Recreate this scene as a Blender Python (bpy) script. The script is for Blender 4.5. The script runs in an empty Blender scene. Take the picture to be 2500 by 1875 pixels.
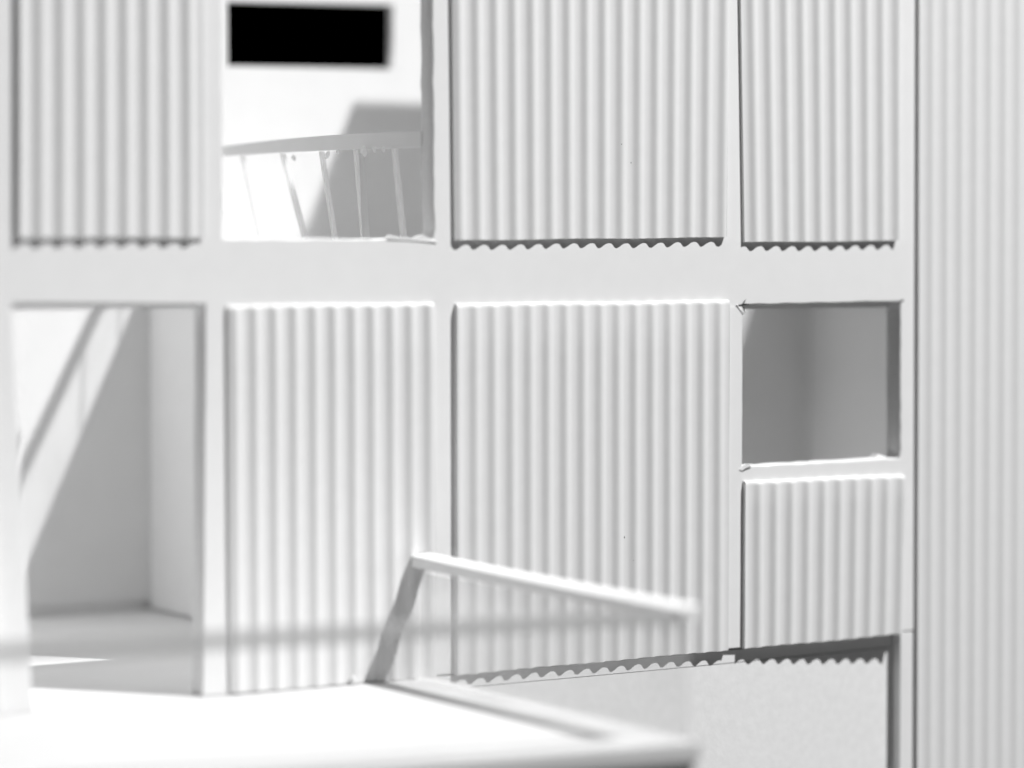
import bpy, bmesh, math, random
from mathutils import Vector, Matrix

random.seed(4)
scene = bpy.context.scene
COL = scene.collection

# ------------------------------------------------------------------ camera
ZO = 3.4                                   # height of the lens axis above the table
cam_d = bpy.data.cameras.new("camera")
cam = bpy.data.objects.new("camera", cam_d)
COL.objects.link(cam)
scene.camera = cam
cam_d.sensor_width = 36.0
cam_d.lens = 105.12
cam_d.clip_start = 0.05
cam_d.clip_end = 500.0
YAW, PITCH = math.radians(32.0716), math.radians(2.5221)
cam.location = (-7.2740, -11.6095, ZO)
fwd = Vector((math.sin(YAW) * math.cos(PITCH), math.cos(YAW) * math.cos(PITCH), -math.sin(PITCH)))
cam.rotation_euler = fwd.to_track_quat('-Z', 'Y').to_euler()
cam_d.dof.use_dof = True
cam_d.dof.focus_distance = 14.1
cam_d.dof.aperture_fstop = 0.26
cam_d.dof.aperture_blades = 0

# ------------------------------------------------------------------ world, lamps, exposure
world = bpy.data.worlds.new("World")
scene.world = world
world.use_nodes = True
world.node_tree.nodes["Background"].inputs[0].default_value = (0, 0, 0, 1)
world.node_tree.nodes["Background"].inputs[1].default_value = 0.0

def area_lamp(name, loc, target, size, power, shape='DISK'):
    d = bpy.data.lights.new(name, 'AREA')
    d.shape = shape
    d.size = size
    d.energy = power
    o = bpy.data.objects.new(name, d)
    COL.objects.link(o)
    o.location = loc
    o.rotation_euler = (Vector(target) - Vector(loc)).to_track_quat('-Z', 'Y').to_euler()
    return o

KEY_T = Vector((-0.5, -0.6, ZO - 1.2))
KEY_D = Vector((0.362, -0.453, 0.815)).normalized()
KEY_R = 37.0
area_lamp("key_lamp", KEY_T + KEY_D * KEY_R, KEY_T, 0.75, 21000.0)
area_lamp("softbox", (-1.0, 5.0, ZO + 14.0), (-1.0, 4.6, ZO), 15.0, 1400.0)

scene.view_settings.view_transform = 'Standard'
scene.view_settings.look = 'None'
scene.view_settings.exposure = 0.0
scene.view_settings.gamma = 1.0
scene.render.engine = 'CYCLES'
cy = scene.cycles
cy.max_bounces = 12
cy.diffuse_bounces = 8
cy.glossy_bounces = 4
cy.transmission_bounces = 8
cy.transparent_max_bounces = 16
cy.use_denoising = True
cy.sample_clamp_indirect = 8.0

# ------------------------------------------------------------------ materials
def new_mat(name, col, rough, spec=0.3, noise_scale=30.0, noise_amt=0.03, bump=0.0, bump_scale=400.0, mottled=0.0):
    m = bpy.data.materials.new(name)
    m.use_nodes = True
    nt = m.node_tree
    b = nt.nodes["Principled BSDF"]
    b.inputs["Roughness"].default_value = rough
    b.inputs["Specular IOR Level"].default_value = spec
    tc = nt.nodes.new("ShaderNodeTexCoord")
    n = nt.nodes.new("ShaderNodeTexNoise")
    n.inputs["Scale"].default_value = noise_scale
    n.inputs["Detail"].default_value = 6.0
    nt.links.new(tc.outputs["Object"], n.inputs["Vector"])
    r = nt.nodes.new("ShaderNodeMapRange")
    r.inputs["From Min"].default_value = 0.3
    r.inputs["From Max"].default_value = 0.7
    r.inputs["To Min"].default_value = col * (1 - noise_amt)
    r.inputs["To Max"].default_value = min(0.9, col * (1 + noise_amt))
    nt.links.new(n.outputs["Fac"], r.inputs["Value"])
    c = nt.nodes.new("ShaderNodeCombineColor")
    for i in range(3):
        nt.links.new(r.outputs["Result"], c.inputs[i])
    nt.links.new(c.outputs["Color"], b.inputs["Base Color"])
    if bump:
        n2 = nt.nodes.new("ShaderNodeTexNoise")
        n2.inputs["Scale"].default_value = bump_scale
        n2.inputs["Detail"].default_value = 4.0
        nt.links.new(tc.outputs["Object"], n2.inputs["Vector"])
        bp = nt.nodes.new("ShaderNodeBump")
        bp.inputs["Strength"].default_value = bump
        bp.inputs["Distance"].default_value = 0.002
        nt.links.new(n2.outputs["Fac"], bp.inputs["Height"])
        nt.links.new(bp.outputs["Normal"], b.inputs["Normal"])
    return m

CARD = new_mat("white_card", 0.83, 0.8, 0.15, 9.0, 0.012, 0.12, 160.0)
JAMB_SHADE = new_mat("cut_card_shade_tint", 0.72, 0.9, 0.1, 60.0, 0.05, 0.5, 140.0)  # cut card, its colour darkened to carry the shade of the side jambs
PLASTIC = new_mat("white_corrugated_plastic", 0.775, 0.42, 0.35, 14.0, 0.012, 0.03, 90.0)
PAPER = new_mat("mottled_white_paper", 0.85, 0.85, 0.1, 26.0, 0.035, 0.35, 60.0)
DECK = new_mat("smooth_white_card", 0.67, 0.8, 0.15, 2.2, 0.03, 0.12, 120.0)
REAR = new_mat("rear_wall_card", 0.71, 0.8, 0.15, 6.0, 0.015, 0.12, 120.0)
TABLE = new_mat("table_top", 0.09, 0.7, 0.2, 5.0, 0.05)
SPECK = new_mat("dust", 0.06, 0.9, 0.1)
def acrylic(name, h0, h1, scale):
    m = bpy.data.materials.new(name)
    m.use_nodes = True
    nt = m.node_tree
    nt.nodes.remove(nt.nodes["Principled BSDF"])
    out = nt.nodes["Material Output"]
    tr = nt.nodes.new("ShaderNodeBsdfTransparent")
    tr.inputs[0].default_value = (1.0, 1.0, 1.0, 1)
    df = nt.nodes.new("ShaderNodeBsdfDiffuse")
    df.inputs[0].default_value = (0.8, 0.8, 0.8, 1)
    tl = nt.nodes.new("ShaderNodeBsdfTranslucent")
    tl.inputs[0].default_value = (0.8, 0.8, 0.8, 1)
    gl = nt.nodes.new("ShaderNodeBsdfGlossy")
    gl.inputs["Roughness"].default_value = 0.08
    a1 = nt.nodes.new("ShaderNodeMixShader")
    nt.links.new(df.outputs[0], a1.inputs[1]); nt.links.new(tl.outputs[0], a1.inputs[2])
    a1.inputs[0].default_value = 0.5
    a2 = nt.nodes.new("ShaderNodeMixShader")
    tc = nt.nodes.new("ShaderNodeTexCoord")
    n = nt.nodes.new("ShaderNodeTexNoise")
    n.inputs["Scale"].default_value = scale
    n.inputs["Detail"].default_value = 3.0
    nt.links.new(tc.outputs["Object"], n.inputs["Vector"])
    r = nt.nodes.new("ShaderNodeMapRange")
    r.inputs["From Min"].default_value = 0.3
    r.inputs["From Max"].default_value = 0.7
    r.inputs["To Min"].default_value = h0
    r.inputs["To Max"].default_value = h1
    nt.links.new(n.outputs["Fac"], r.inputs["Value"])
    nt.links.new(r.outputs["Result"], a2.inputs[0])
    nt.links.new(tr.outputs[0], a2.inputs[1]); nt.links.new(a1.outputs[0], a2.inputs[2])
    a3 = nt.nodes.new("ShaderNodeMixShader")
    a3.inputs[0].default_value = 0.012
    nt.links.new(a2.outputs[0], a3.inputs[1]); nt.links.new(gl.outputs[0], a3.inputs[2])
    nt.links.new(a3.outputs[0], out.inputs["Surface"])
    return m
ACRYLIC = acrylic("clear_acrylic", 0.012, 0.035, 1.6)
VEILED = acrylic("veiled_acrylic", 0.08, 0.19, 2.5)  # haze mixed in to imitate the pale veil below the side rail
HAZY = acrylic("smudged_acrylic", 0.05, 0.16, 5.0)

MILKY = bpy.data.materials.new("milky_plastic_rod")
MILKY.use_nodes = True
_nt = MILKY.node_tree
_nt.nodes.remove(_nt.nodes["Principled BSDF"])
_d = _nt.nodes.new("ShaderNodeBsdfDiffuse"); _d.inputs[0].default_value = (0.88, 0.88, 0.88, 1)
_l = _nt.nodes.new("ShaderNodeBsdfTranslucent"); _l.inputs[0].default_value = (0.92, 0.92, 0.92, 1)
_t = _nt.nodes.new("ShaderNodeBsdfTransparent")
_m = _nt.nodes.new("ShaderNodeMixShader"); _m.inputs[0].default_value = 0.6
_m2 = _nt.nodes.new("ShaderNodeMixShader"); _m2.inputs[0].default_value = 0.65
_nt.links.new(_d.outputs[0], _m.inputs[1]); _nt.links.new(_l.outputs[0], _m.inputs[2])
_nt.links.new(_t.outputs[0], _m2.inputs[1]); _nt.links.new(_m.outputs[0], _m2.inputs[2])
_nt.links.new(_m2.outputs[0], _nt.nodes["Material Output"].inputs["Surface"])

FROSTED = bpy.data.materials.new("frosted_acrylic_edge")
FROSTED.use_nodes = True
_nt = FROSTED.node_tree
_b = _nt.nodes["Principled BSDF"]
_b.inputs["Base Color"].default_value = (0.66, 0.66, 0.66, 1)
_b.inputs["Roughness"].default_value = 0.35
_t = _nt.nodes.new("ShaderNodeBsdfTransparent")
_m = _nt.nodes.new("ShaderNodeMixShader")
_m.inputs[0].default_value = 0.66
_nt.links.new(_t.outputs[0], _m.inputs[1])
_nt.links.new(_b.outputs[0], _m.inputs[2])
_nt.links.new(_m.outputs[0], _nt.nodes["Material Output"].inputs["Surface"])

# ------------------------------------------------------------------ object helpers
def tag(o, label=None, cat=None, group=None, kind=None):
    if label: o["label"] = label
    if cat: o["category"] = cat
    if group: o["group"] = group
    if kind: o["kind"] = kind
    elif label: o["kind"] = "thing"
    return o

def empty(name, loc, label, cat, group=None):
    o = bpy.data.objects.new(name, None)
    COL.objects.link(o)
    o.location = (loc[0], loc[1], loc[2] + ZO)
    o.empty_display_size = 0.1
    tag(o, label, cat, group)
    return o

def link(name, me, mats, parent=None):
    for m in (mats if isinstance(mats, (list, tuple)) else [mats]):
        me.materials.append(m)
    o = bpy.data.objects.new(name, me)
    COL.objects.link(o)
    if parent is None:
        o.location = (0, 0, ZO)
    else:
        o.parent = parent
        base = parent
        off = Vector((0, 0, ZO))
        while base is not None:
            off -= base.location
            base = base.parent
        o.location = off
    return o

def from_bm(name, bm, mats, parent=None, smooth=False):
    me = bpy.data.meshes.new(name)
    bmesh.ops.recalc_face_normals(bm, faces=bm.faces)
    bm.to_mesh(me)
    bm.free()
    if smooth:
        for p in me.polygons:
            p.use_smooth = True
    return link(name, me, mats, parent)

def add_hexa(bm, b, t):
    """b, t: four bottom and four top corners"""
    vs = [bm.verts.new(p) for p in b] + [bm.verts.new(p) for p in t]
    for q in ((3, 2, 1, 0), (4, 5, 6, 7), (0, 1, 5, 4), (1, 2, 6, 5), (2, 3, 7, 6), (3, 0, 4, 7)):
        bm.faces.new([vs[i] for i in q])
    return vs

def add_box(bm, x0, x1, y0, y1, z0, z1):
    return add_hexa(bm, [(x0, y0, z0), (x1, y0, z0), (x1, y1, z0), (x0, y1, z0)],
                    [(x0, y0, z1), (x1, y0, z1), (x1, y1, z1), (x0, y1, z1)])

def box(name, x0, x1, y0, y1, z0, z1, mat, parent=None, bev=0.004):
    bm = bmesh.new()
    add_box(bm, x0, x1, y0, y1, z0, z1)
    if bev:
        bmesh.ops.bevel(bm, geom=bm.edges[:], offset=bev, segments=2, affect='EDGES')
    return from_bm(name, bm, mat, parent)

def hexa(name, b, t, mat, parent=None, bev=0.004):
    bm = bmesh.new()
    add_hexa(bm, b, t)
    if bev:
        bmesh.ops.bevel(bm, geom=bm.edges[:], offset=bev, segments=2, affect='EDGES')
    return from_bm(name, bm, mat, parent)

def prism(name, poly, z0, z1, mat, parent=None):
    bm = bmesh.new()
    a = [bm.verts.new((p[0], p[1], z0)) for p in poly]
    b = [bm.verts.new((p[0], p[1], z1)) for p in poly]
    n = len(poly)
    bm.faces.new(a[::-1]); bm.faces.new(b)
    for i in range(n):
        bm.faces.new((a[i], a[(i + 1) % n], b[(i + 1) % n], b[i]))
    return from_bm(name, bm, mat, parent)

def rough_loop(pts, step=0.06, amp=0.0015):
    out = []
    n = len(pts)
    for i in range(n):
        a, b = Vector(pts[i]), Vector(pts[(i + 1) % n])
        d = b - a
        k = max(1, int(d.length / step))
        nrm = Vector((-d.y, d.x)).normalized()
        for j in range(k):
            p = a + d * (j / k)
            if j: p = p + nrm * random.uniform(-amp, amp)
            out.append((p.x, p.y))
    return out

def board_with_holes(name, outer, holes, depth, bev, mat, parent=None):
    """upright board in the XZ plane: front face at Y=0, back at Y=depth"""
    cu = bpy.data.curves.new(name, 'CURVE')
    cu.dimensions = '2D'
    cu.fill_mode = 'BOTH'
    cu.extrude = depth / 2 - bev
    cu.bevel_depth = bev
    cu.bevel_resolution = 1
    cu.offset = -bev
    for loop in [outer] + holes:
        s = cu.splines.new('POLY')
        s.points.add(len(loop) - 1)
        for i, p in enumerate(loop):
            s.points[i].co = (p[0], p[1], 0, 1)
        s.use_cyclic_u = True
    tmp = bpy.data.objects.new("tmp", cu)
    COL.objects.link(tmp)
    dg = bpy.context.evaluated_depsgraph_get()
    me = bpy.data.meshes.new_from_object(tmp.evaluated_get(dg))
    bpy.data.objects.remove(tmp)
    bpy.data.curves.remove(cu)
    # curve XY -> world XZ, centred on the board's thickness
    me.transform(Matrix(((1, 0, 0, 0), (0, 0, -1, depth / 2), (0, 1, 0, 0), (0, 0, 0, 1))))
    me.materials.clear()
    me.name = name
    return link(name, me, mat, parent)

PITCH_C = 0.0976

def flute(s):
    """profile over one pitch: narrow rounded rib at s=0, wide shallow trough between"""
    return (0.5 + 0.5 * math.cos(2 * math.pi * s)) ** 1.5

def corrugated(name, xbl, xbr, xtl, xtr, zbl, zbr, ztl, ztr, cusp, wmin=0.0135, amp=0.0140,
               chamfer=0.024, pitch=PITCH_C, y0=0.0, parent=None, turn=0.0, seg=14):
    """fluted sheet glued on the face Y=y0; bottom/top corner coordinates; cusp = x of one ridge"""
    n = max(8, int(round((xbr - xbl) / pitch * seg)))
    bm = bmesh.new()
    rows = []
    cols = []
    ph = random.uniform(0, 6)
    for i in range(n + 1):
        t = i / n
        xb = xbl + (xbr - xbl) * t
        xt = xtl + (xtr - xtl) * t
        zb = zbl + (zbr - zbl) * t + 0.0015 * math.sin(xb * 9 + ph) + random.uniform(-0.0006, 0.0006)
        zt = ztl + (ztr - ztl) * t + 0.0015 * math.sin(xb * 7 + ph)
        w = wmin + amp * flute((xb - cusp) / pitch) + turn * (xb - xbl)
        cols.append((xb, xt, zb, zt, w))
    zs = 7
    grid = []
    for (xb, xt, zb, zt, w) in cols:
        col = []
        ztc = zt - chamfer
        for j in range(zs + 1):
            f = j / zs
            col.append(bm.verts.new((xb + (xt - xb) * f + 0.0012 * math.sin(f * 5 + ph), y0 - w, zb + (ztc - zb) * f)))
        grid.append(col)
    front = []
    for i in range(n):
        for j in range(zs):
            front.append(bm.faces.new((grid[i][j], grid[i + 1][j], grid[i + 1][j + 1], grid[i][j + 1])))
    for f in front: f.smooth = True
    # rolled top edge, running smoothly out of the fluted front
    top = []
    for k, (xb, xt, zb, zt, w) in enumerate(cols):
        r = [grid[k][zs]]
        for q in range(1, 6):
            a = q / 5 * math.pi / 2
            r.append(bm.verts.new((xt, y0 - 0.0012 - (w - 0.0012) * math.cos(a) ** 0.8, zt - chamfer + chamfer * math.sin(a))))
        r.append(bm.verts.new((xt, y0, zt)))
        top.append(r)
    for i in range(n):
        for k in range(6):
            f = bm.faces.new((top[i][k], top[i + 1][k], top[i + 1][k + 1], top[i][k + 1]))
            f.smooth = k < 5
    # cut bottom edge and side edges
    bot = [(bm.verts.new((xb, y0 - w, zb)), bm.verts.new((xb, y0, zb))) for (xb, xt, zb, zt, w) in cols]
    for i in range(n):
        bm.faces.new((bot[i][0], bot[i][1], bot[i + 1][1], bot[i + 1][0]))
    for c in (0, n):
        xb, xt, zb, zt, w = cols[c]
        q = [bm.verts.new(p) for p in ((xb, y0 - w, zb), (xb, y0, zb), (xt, y0, zt), (xt, y0 - 0.0015, zt), (xt, y0 - w, zt - chamfer))]
        bm.faces.new(q if c else q[::-1])
    me = bpy.data.meshes.new(name)
    bm.to_mesh(me)
    bm.free()
    return link(name, me, PLASTIC, parent)

def shard(name, pts, y, thick, mat, parent):
    """small ragged flake of cut card standing on a cut edge"""
    bm = bmesh.new()
    f = [bm.verts.new((p[0], y + random.uniform(-.004, .0), p[1])) for p in pts]
    b = [bm.verts.new((p[0] + .003, y + thick, p[1])) for p in pts]
    bm.faces.new(f)
    bm.faces.new(b[::-1])
    n = len(pts)
    for i in range(n):
        bm.faces.new((f[i], b[i], b[(i + 1) % n], f[(i + 1) % n]))
    return from_bm(name, bm, mat, parent)

FLOOR = -1.922
T = 0.108                                           # board thickness
TOP = 2.13

# ------------------------------------------------------------------ setting
o = box("table", -14, 16, -16, 14, -3.5, -3.4, TABLE, None, 0)
tag(o, kind="structure")
o = prism("floor", [(-3.6, -0.0255), (-0.432, -0.0255), (-0.432, T + .0005), (4.2, T + .0005), (4.2, 3.06), (-3.6, 3.06)], FLOOR - 0.1, FLOOR, DECK)
tag(o, "pale card floor inside the model behind the facade", kind="structure")

# ------------------------------------------------------------------ facade
fac = empty("facade_wall", (0, 0, FLOOR), "white card model facade with openings and fluted panels glued on", "wall")
outer = [(-3.6, FLOOR), (-3.6, TOP), (2.375, TOP), (2.384, 1.0), (2.392, -0.58), (2.393, -1.900), (2.30, -1.903), (1.224, -1.912), (0.3, -1.918)]
ll_path = []
pp = [(-1.578, -1.921), (-1.558, -0.224), (-2.444, -0.212), (-2.365, -1.921)]
for a, b in zip(pp[:-1], pp[1:]):
    a, b = Vector(a), Vector(b)
    for j in range(20):
        p = a + (b - a) * (j / 20)
        ll_path.append((p.x + random.uniform(-.001, .001), p.y))
ll_path.append(pp[-1])
outer = outer + ll_path
hole_up = rough_loop([(-1.470, 0.060), (-0.414, 0.062), (-0.428, 1.62), (-1.470, 1.62)], 0.05, 0.003)
hole_win = rough_loop([(1.311, -1.033), (2.291, -1.026), (2.285, -0.246), (1.312, -0.253)], 0.05, 0.002)
frame = board_with_holes("frame", outer, [hole_up, hole_win], T, 0.006, CARD, fac)
frame.data.materials.append(JAMB_SHADE)
for p in frame.data.polygons:
    if abs(p.normal.x) > 0.75:
        p.material_index = 1
box("lintel", -2.47, -1.556, T + 0.001, T + 0.05, -0.239, -0.10, CARD, fac, 0.003)

def panel(label, *a, **k):
    o = corrugated("corrugated_panel", *a, parent=fac, **k)
    if label: o["label"] = label
    return o
# upper storey
panel(None, -2.423, -1.571, -2.405, -1.571, 0.061, 0.063, TOP - .03, TOP - .03, -2.322)
panel(None, -0.313, 1.200, -0.340, 1.210, 0.055, 0.072, TOP - .03, TOP - .03, -0.185)
panel(None, 1.309, 2.254, 1.266, 2.240, 0.049, 0.058, TOP - .03, TOP - .03, 1.374)
# lower storey
panel(None, -1.450, -0.412, -1.458, -0.420, -1.914, -1.921, -0.228, -0.225, -1.415)
panel(None, -0.308, 1.222, -0.306, 1.224, -1.919, -1.914, -0.231, -0.229, -0.205)
panel(None, 1.312, 2.287, 1.315, 2.304, -1.914, -1.908, -1.101, -1.110, 1.398)

panel(None, -3.4, -2.492, -3.4, -2.58, -1.92, -1.92, -0.228, -0.226, -2.53)

# a flush trim strip between the two right-hand lower panels
box("post_strip", 1.2248, 1.307, -0.004, -0.001, -1.909, -0.262, CARD, fac, 0.002)
# lower end of the corner post, below its joint
box("corner_post", 2.300, 2.392, 0.002, 0.10, -3.38, -1.9045, CARD, fac, 0.002)

# ragged cut fibres left in the corners of the openings
fib = [
    ([(-0.66, 0.060), (-0.64, 0.078), (-0.60, 0.068), (-0.52, 0.066), (-0.47, 0.079), (-0.425, 0.058), (-0.40, 0.045), (-0.47, 0.050), (-0.56, 0.054)], -0.002, 0.03, CARD),
    ([(1.270, -0.252), (1.285, -0.262), (1.318, -0.292), (1.309, -0.300), (1.290, -0.275)], -0.006, 0.012, CARD),
    ([(1.290, -1.046), (1.31, -1.028), (1.335, -1.022), (1.365, -1.030), (1.33, -1.040), (1.305, -1.052)], -0.006, 0.02, CARD),
    ([(2.17, -1.028), (2.19, -1.005), (2.20, -1.010), (2.215, -1.015), (2.25, -1.028)], 0.05, 0.05, CARD),
]
for pts, y, th, m in fib:
    shard("paper_burr", pts, y, th, m, fac)
for (x0, z0, x1, z1, wd) in ((1.279, -0.253, 1.355, -0.249, 0.010), (1.328, -0.224, 1.306, -0.252, 0.007), (1.306, -0.252, 1.320, -0.292, 0.007), (2.276, -0.246, 2.308, -0.236, 0.010), (1.318, -1.050, 1.345, -1.034, 0.006)):
    d = Vector((x1 - x0, z1 - z0)); nn = Vector((-d.y, d.x)).normalized() * wd / 2
    mx, mz = (x0 + x1) / 2, (z0 + z1) / 2
    shard("knife_nick", [(x0, z0), (mx - nn.x, mz - nn.y), (x1, z1), (mx + nn.x, mz + nn.y)], -0.0022, 0.0012, SPECK, fac)
for (x, z, r) in ((0.615, -1.339, 0.0042), (0.588, 0.504, 0.0024), (0.65, 0.419, 0.0026), (1.344, 0.324, 0.0028), (0.66, -1.45, 0.0016)):
    bm = bmesh.new()
    bmesh.ops.create_icosphere(bm, subdivisions=1, radius=r)
    cusp = -0.205 if z < 0 else (-0.185 if x < 1.25 else 1.374)
    yw = 0.0135 + 0.0140 * flute((x - cusp) / PITCH_C)
    for v in bm.verts:
        v.co = Vector((v.co.x * 0.7 + x, v.co.y * 0.6 - yw, v.co.z * 1.5 + z))
    from_bm("dust_speck", bm, SPECK, fac)

# ------------------------------------------------------------------ wall of fluted sheet to the right
rw = empty("corrugated_wall", (3.0, 0, -3.38), "tall white fluted wall running the full height right of the corner post", "wall")
hexa("backing_board", [(2.407, 0.0, -3.38), (3.9, 0.0, -3.38), (3.9, 0.08, -3.38), (2.407, 0.08, -3.38)],
     [(2.381, 0.0, TOP), (3.9, 0.0, TOP), (3.9, 0.08, TOP), (2.381, 0.08, TOP)], CARD, rw, 0.002)
corrugated("corrugated_sheet", 2.401, 3.88, 2.377, 3.86, -3.37, -3.37, TOP - .01, TOP - .01, 2.487, wmin=0.014, amp=0.0085, pitch=0.0955, parent=rw)

# ------------------------------------------------------------------ board under the facade
lb = empty("base_wall", (0.9, 0.03, -3.38), "plain mottled white board set back below the fluted panels", "wall")
BEND = ((-0.425, 0.0008), (0.4, 0.003), (0.8, 0.006), (1.1, 0.0115), (1.3, 0.0185), (1.5, 0.027), (1.8, 0.040), (2.296, 0.064))
def bent(name, zlo, zhi, th, mat):
    bm = bmesh.new()
    f = [(bm.verts.new((x, y, zlo)), bm.verts.new((x, y, zhi)), bm.verts.new((x, y + th, zhi)), bm.verts.new((x, y + th, zlo))) for x, y in BEND]
    for a, b in zip(f[:-1], f[1:]):
        for q in range(4):
            fc = bm.faces.new((a[q], b[q], b[(q + 1) % 4], a[(q + 1) % 4]))
            fc.smooth = q == 0
    bmesh.ops.split_edges(bm, edges=[e for e in bm.edges if len(e.link_faces) == 2 and sum(x.smooth for x in e.link_faces) == 1])
    bm.faces.new(f[0]); bm.faces.new(f[-1][::-1])
    return from_bm(name, bm, mat, lb)
bent("top_strip", -1.982, -1.9235, 0.03, CARD)
bent("board", -3.38, -1.9862, 0.045, PAPER)

# ------------------------------------------------------------------ inside of the model
bw = board_with_holes("back_wall", [(-3.6, FLOOR + 0.057), (-3.6, TOP), (4.2, TOP), (4.2, FLOOR + 0.057)],
                      [[(0.060, 1.010), (1.094, 1.026), (1.096, 1.384), (0.060, 1.358)]], 0.06, 0.004, REAR)
bw.location.y += 3.0
box("plinth", -3.5, 4.1, 3.045, 3.059, FLOOR + 0.0005, FLOOR + 0.056, CARD, bw, 0)
tag(bw, "bright white rear wall inside the model with a black window hole", "wall")

pw = box("partition_wall", -0.416, -0.34, T + 0.003, 2.998, FLOOR + 0.012, -0.277, CARD, None, 0.003)
tag(pw, "pale inner side wall seen through the tall left opening", "wall")
pw = box("partition_wall", 4.02, 4.10, T + 0.003, 2.998, FLOOR + 0.001, -0.16, CARD, None, 0.003)
tag(pw, "shaded grey inner wall seen through the small square window", "wall")

pw = box("bounce_wall", -2.64, -2.56, T + 0.003, 2.998, FLOOR + 0.001, 1.1, CARD, None, 0.003)  # out-of-view wall added so light bounces onto left-facing surfaces
tag(pw, "unseen inner wall added at the far left to bounce light inside", "wall")
gs = prism("gallery_slab", [(-0.43, T + .003), (4.018, T + .003), (4.018, 0.3), (3.2, 0.3), (3.2, 2.15), (4.018, 2.15), (4.018, 2.998), (3.64, 2.998), (3.64, 2.25), (1.8, 2.25), (1.8, 2.998), (-0.43, 2.998)], -0.275, -0.115, CARD)  # far-right and rear notches added to let light into the window room
tag(gs, "white upper floor slab inside, its edge carrying the small railing", "floor slab")
rs = box("roof_slab", 1.394, 2.9, T + 0.003, 2.065, TOP - 0.11, TOP, CARD, None, 0.003)
tag(rs, "white roof slab over the right half of the model", "roof slab")

gr = empty("gallery_railing", (-0.45, 1.0, -0.16), "thin white balustrade with leaning balusters inside the upper left opening", "railing")
bm = bmesh.new()
secs = []
for i in range(11):
    f = i / 10
    xo, yy = -0.421 - 0.079 * f, 0.098 + 1.902 * f
    zt = 0.548 - 0.017 * f ** 2 + 0.010 * math.sin(math.pi * f)
    zb_ = 0.474 + 0.010 * f + 0.006 * math.sin(math.pi * f)
    secs.append([bm.verts.new(p) for p in ((xo, yy, zb_), (xo + .028, yy, zb_), (xo + .028, yy, zt - .002), (xo, yy, zt))])
for a, b in zip(secs[:-1], secs[1:]):
    for q in range(4):
        bm.faces.new((a[q], a[(q + 1) % 4], b[(q + 1) % 4], b[q]))
bm.faces.new(secs[0]); bm.faces.new(secs[-1][::-1])
from_bm("handrail", bm, CARD, gr)
for (yt, yb, w) in ((0.325, 0.262, 0.036), (0.665, 0.626, 0.034), (0.985, 0.905, 0.030), (1.36, 1.20, 0.04), (1.76, 1.66, 0.04)):
    zb = -0.115
    k = (0.48 + 0.115) / (0.48 - 0.09)
    yb2 = yt + (yb - yt) * k
    x0 = -0.437 - 0.063 * (yt - T) / 1.9
    hexa("baluster", [(-0.428, yb2 - w / 2, zb), (-0.408, yb2 - w / 2, zb), (-0.408, yb2 + w / 2, zb), (-0.428, yb2 + w / 2, zb)],
         [(x0 + .002, yt - w / 2 * .8, 0.480), (x0 + .022, yt - w / 2 * .8, 0.480), (x0 + .022, yt + w / 2 * .8, 0.480), (x0 + .002, yt + w / 2 * .8, 0.480)], MILKY, gr, 0.002)
o = hexa("baluster", [(-0.452, 0.575, -0.115), (-0.404, 0.575, -0.115), (-0.404, 0.583, -0.115), (-0.452, 0.583, -0.115)],
     [(-0.448, 0.632, 0.480), (-0.424, 0.632, 0.480), (-0.424, 0.640, 0.480), (-0.448, 0.640, 0.480)], CARD, gr, 0.001)
o["label"] = "dark shaded flat baluster"
hexa("shadow_rail", [(-0.509, 1.97, 0.21), (-0.484, 1.97, 0.21), (-0.412, 2.996, 0.21), (-0.437, 2.996, 0.21)],
     [(-0.509, 1.97, 0.315), (-0.484, 1.97, 0.315), (-0.412, 2.996, 0.315), (-0.437, 2.996, 0.315)], CARD, gr, 0.003)  # hidden rail added to cast the grey shadow band on the back wall
hexa("acrylic_sheet", [(-0.417, T + .004, -0.114), (-0.412, T + .004, -0.114), (-0.419, 1.96, -0.114), (-0.424, 1.96, -0.114)],
     [(-0.409, T + .004, 0.473), (-0.404, T + .004, 0.473), (-0.484, 1.96, 0.476), (-0.489, 1.96, 0.476)], ACRYLIC, gr, 0)
hexa("acrylic_sheet", [(-0.428, 1.98, -0.114), (-0.420, 1.98, -0.114), (-0.420, 2.994, -0.114), (-0.428, 2.994, -0.114)],
     [(-0.500, 1.98, 0.209), (-0.492, 1.98, 0.209), (-0.420, 2.994, 0.209), (-0.428, 2.994, 0.209)], HAZY, gr, 0)  # hidden sheet added to dim the light strip on the back wall
for (yy, w) in ((2.76, 0.014), (2.44, 0.014)):  # hidden bars added to throw faint marks across that light strip
    hexa("baluster", [(-0.440, yy - w / 2, -0.114), (-0.434, yy - w / 2, -0.114), (-0.434, yy + w / 2, -0.114), (-0.440, yy + w / 2, -0.114)],
         [(-0.440 - .072 * (3 - yy), yy - w / 2 + .09, 0.2), (-0.434 - .072 * (3 - yy), yy - w / 2 + .09, 0.2), (-0.434 - .072 * (3 - yy), yy + w / 2 + .09, 0.2), (-0.440 - .072 * (3 - yy), yy + w / 2 + .09, 0.2)], MILKY, gr, 0)
for (y, z, s) in ((0.56, 0.468, 0.020), (0.47, 0.474, 0.013), (0.80, 0.472, 0.011), (0.90, 0.462, 0.018), (0.39, 0.474, 0.012), (1.22, 0.455, 0.015)):
    bm = bmesh.new()
    bmesh.ops.create_icosphere(bm, subdivisions=2, radius=s)
    for v in bm.verts:
        k = 1 + 0.25 * math.sin(v.co.y * 190 + v.co.z * 130 + y * 9)
        v.co = Vector((v.co.x * 0.5 * k - 0.442 - 0.03 * y, v.co.y * 1.2 * k + y, v.co.z * k + z))
    from_bm("glue_bead", bm, MILKY, gr, True)

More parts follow.
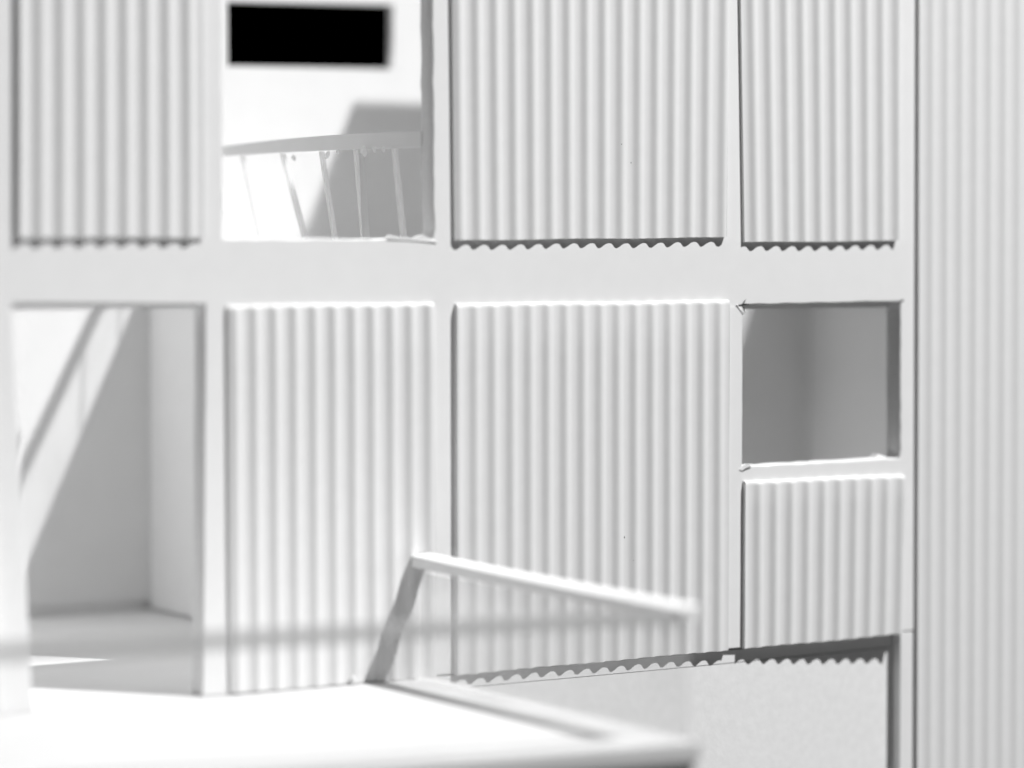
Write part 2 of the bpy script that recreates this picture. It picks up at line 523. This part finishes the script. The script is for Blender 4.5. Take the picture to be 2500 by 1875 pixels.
# ------------------------------------------------------------------ balcony in front
bal = empty("balcony", (-1.9, -1.1, FLOOR - 0.12), "white balcony slab jutting out at the foot of the facade", "balcony")
def fy(x): return -2.12 + 0.155 * (-0.45 - x)
hexa("slab", [(-3.9, fy(-3.9), FLOOR - 0.078), (-0.45, fy(-0.45), FLOOR - 0.078), (-0.43, -0.026, FLOOR - 0.078), (-3.9, -0.026, FLOOR - 0.078)],
     [(-3.9, fy(-3.9), FLOOR), (-0.45, fy(-0.45), FLOOR), (-0.43, -0.026, FLOOR), (-3.9, -0.026, FLOOR)], DECK, bal, 0.006)
hexa("under_board", [(-3.9, fy(-3.9) + .035, FLOOR - 0.40), (-0.455, fy(-0.45) + .035, FLOOR - 0.40), (-0.435, -0.028, FLOOR - 0.40), (-3.9, -0.028, FLOOR - 0.40)],
     [(-3.9, fy(-3.9) + .035, FLOOR - .079), (-0.455, fy(-0.45) + .035, FLOOR - .079), (-0.435, -0.028, FLOOR - .079), (-3.9, -0.028, FLOOR - .079)], CARD, bal, 0.004)
bm = bmesh.new()
bmesh.ops.create_icosphere(bm, subdivisions=2, radius=0.014)
for v in bm.verts:
    k = 1 + 0.3 * math.sin(v.co.x * 260 + v.co.z * 190)
    v.co = Vector((v.co.x * k - 0.852, v.co.y * k - 0.032, v.co.z * 1.5 * k + FLOOR + 0.018))
from_bm("glue_bead", bm, CARD, bal, True)

br = empty("balcony_railing", (-1.9, -2.0, FLOOR), "white flat rail on clear acrylic sheets around the front balcony", "railing")
RT, RB = -1.381, -1.442
bm = bmesh.new()
secs = []
for i in range(13):
    f = i / 12
    yy = -0.028 + (fy(-0.49) + 0.028) * f
    xo = 0.012 * f - 0.505
    zz = RT + 0.030 * (1 - f) ** 1.6
    secs.append([bm.verts.new(p) for p in ((xo - 0.044, yy + .004 * 0, zz - 0.060), (xo + 0.044, yy, zz - 0.060), (xo + 0.046, yy, zz), (xo - 0.044, yy, zz - 0.012))])
for a, b in zip(secs[:-1], secs[1:]):
    for q in range(4):
        bm.faces.new((a[q], a[(q + 1) % 4], b[(q + 1) % 4], b[q]))
bm.faces.new(secs[0]); bm.faces.new(secs[-1][::-1])
from_bm("side_rail", bm, CARD, br)
y1 = fy(-.49) + .03
hexa("acrylic_sheet", [(-0.492, y1, FLOOR + .001), (-0.480, y1, FLOOR + .001), (-0.493, -0.03, FLOOR + .001), (-0.505, -0.03, FLOOR + .001)],
     [(-0.492, y1, RB - .001), (-0.480, y1, RB - .001), (-0.493, -0.03, RB - .001), (-0.505, -0.03, RB - .001)], VEILED, br, 0)
def strip(name, xr, d0, d1, z0, z1, mat, bev=0.0):
    return hexa(name, [(-3.9, fy(-3.9) + d0, z0), (xr, fy(xr) + d0, z0), (xr, fy(xr) + d1, z0), (-3.9, fy(-3.9) + d1, z0)],
                [(-3.9, fy(-3.9) + d0, z1), (xr, fy(xr) + d0, z1), (xr, fy(xr) + d1, z1), (-3.9, fy(-3.9) + d1, z1)], mat, br, bev)
strip("acrylic_sheet", -0.50, 0.012, 0.024, FLOOR + .001, -1.449, ACRYLIC)
o = strip("front_rail", -0.534, 0.004, 0.044, -1.449, -1.392, FROSTED, 0.004)
o["label"] = "grey translucent front rail"
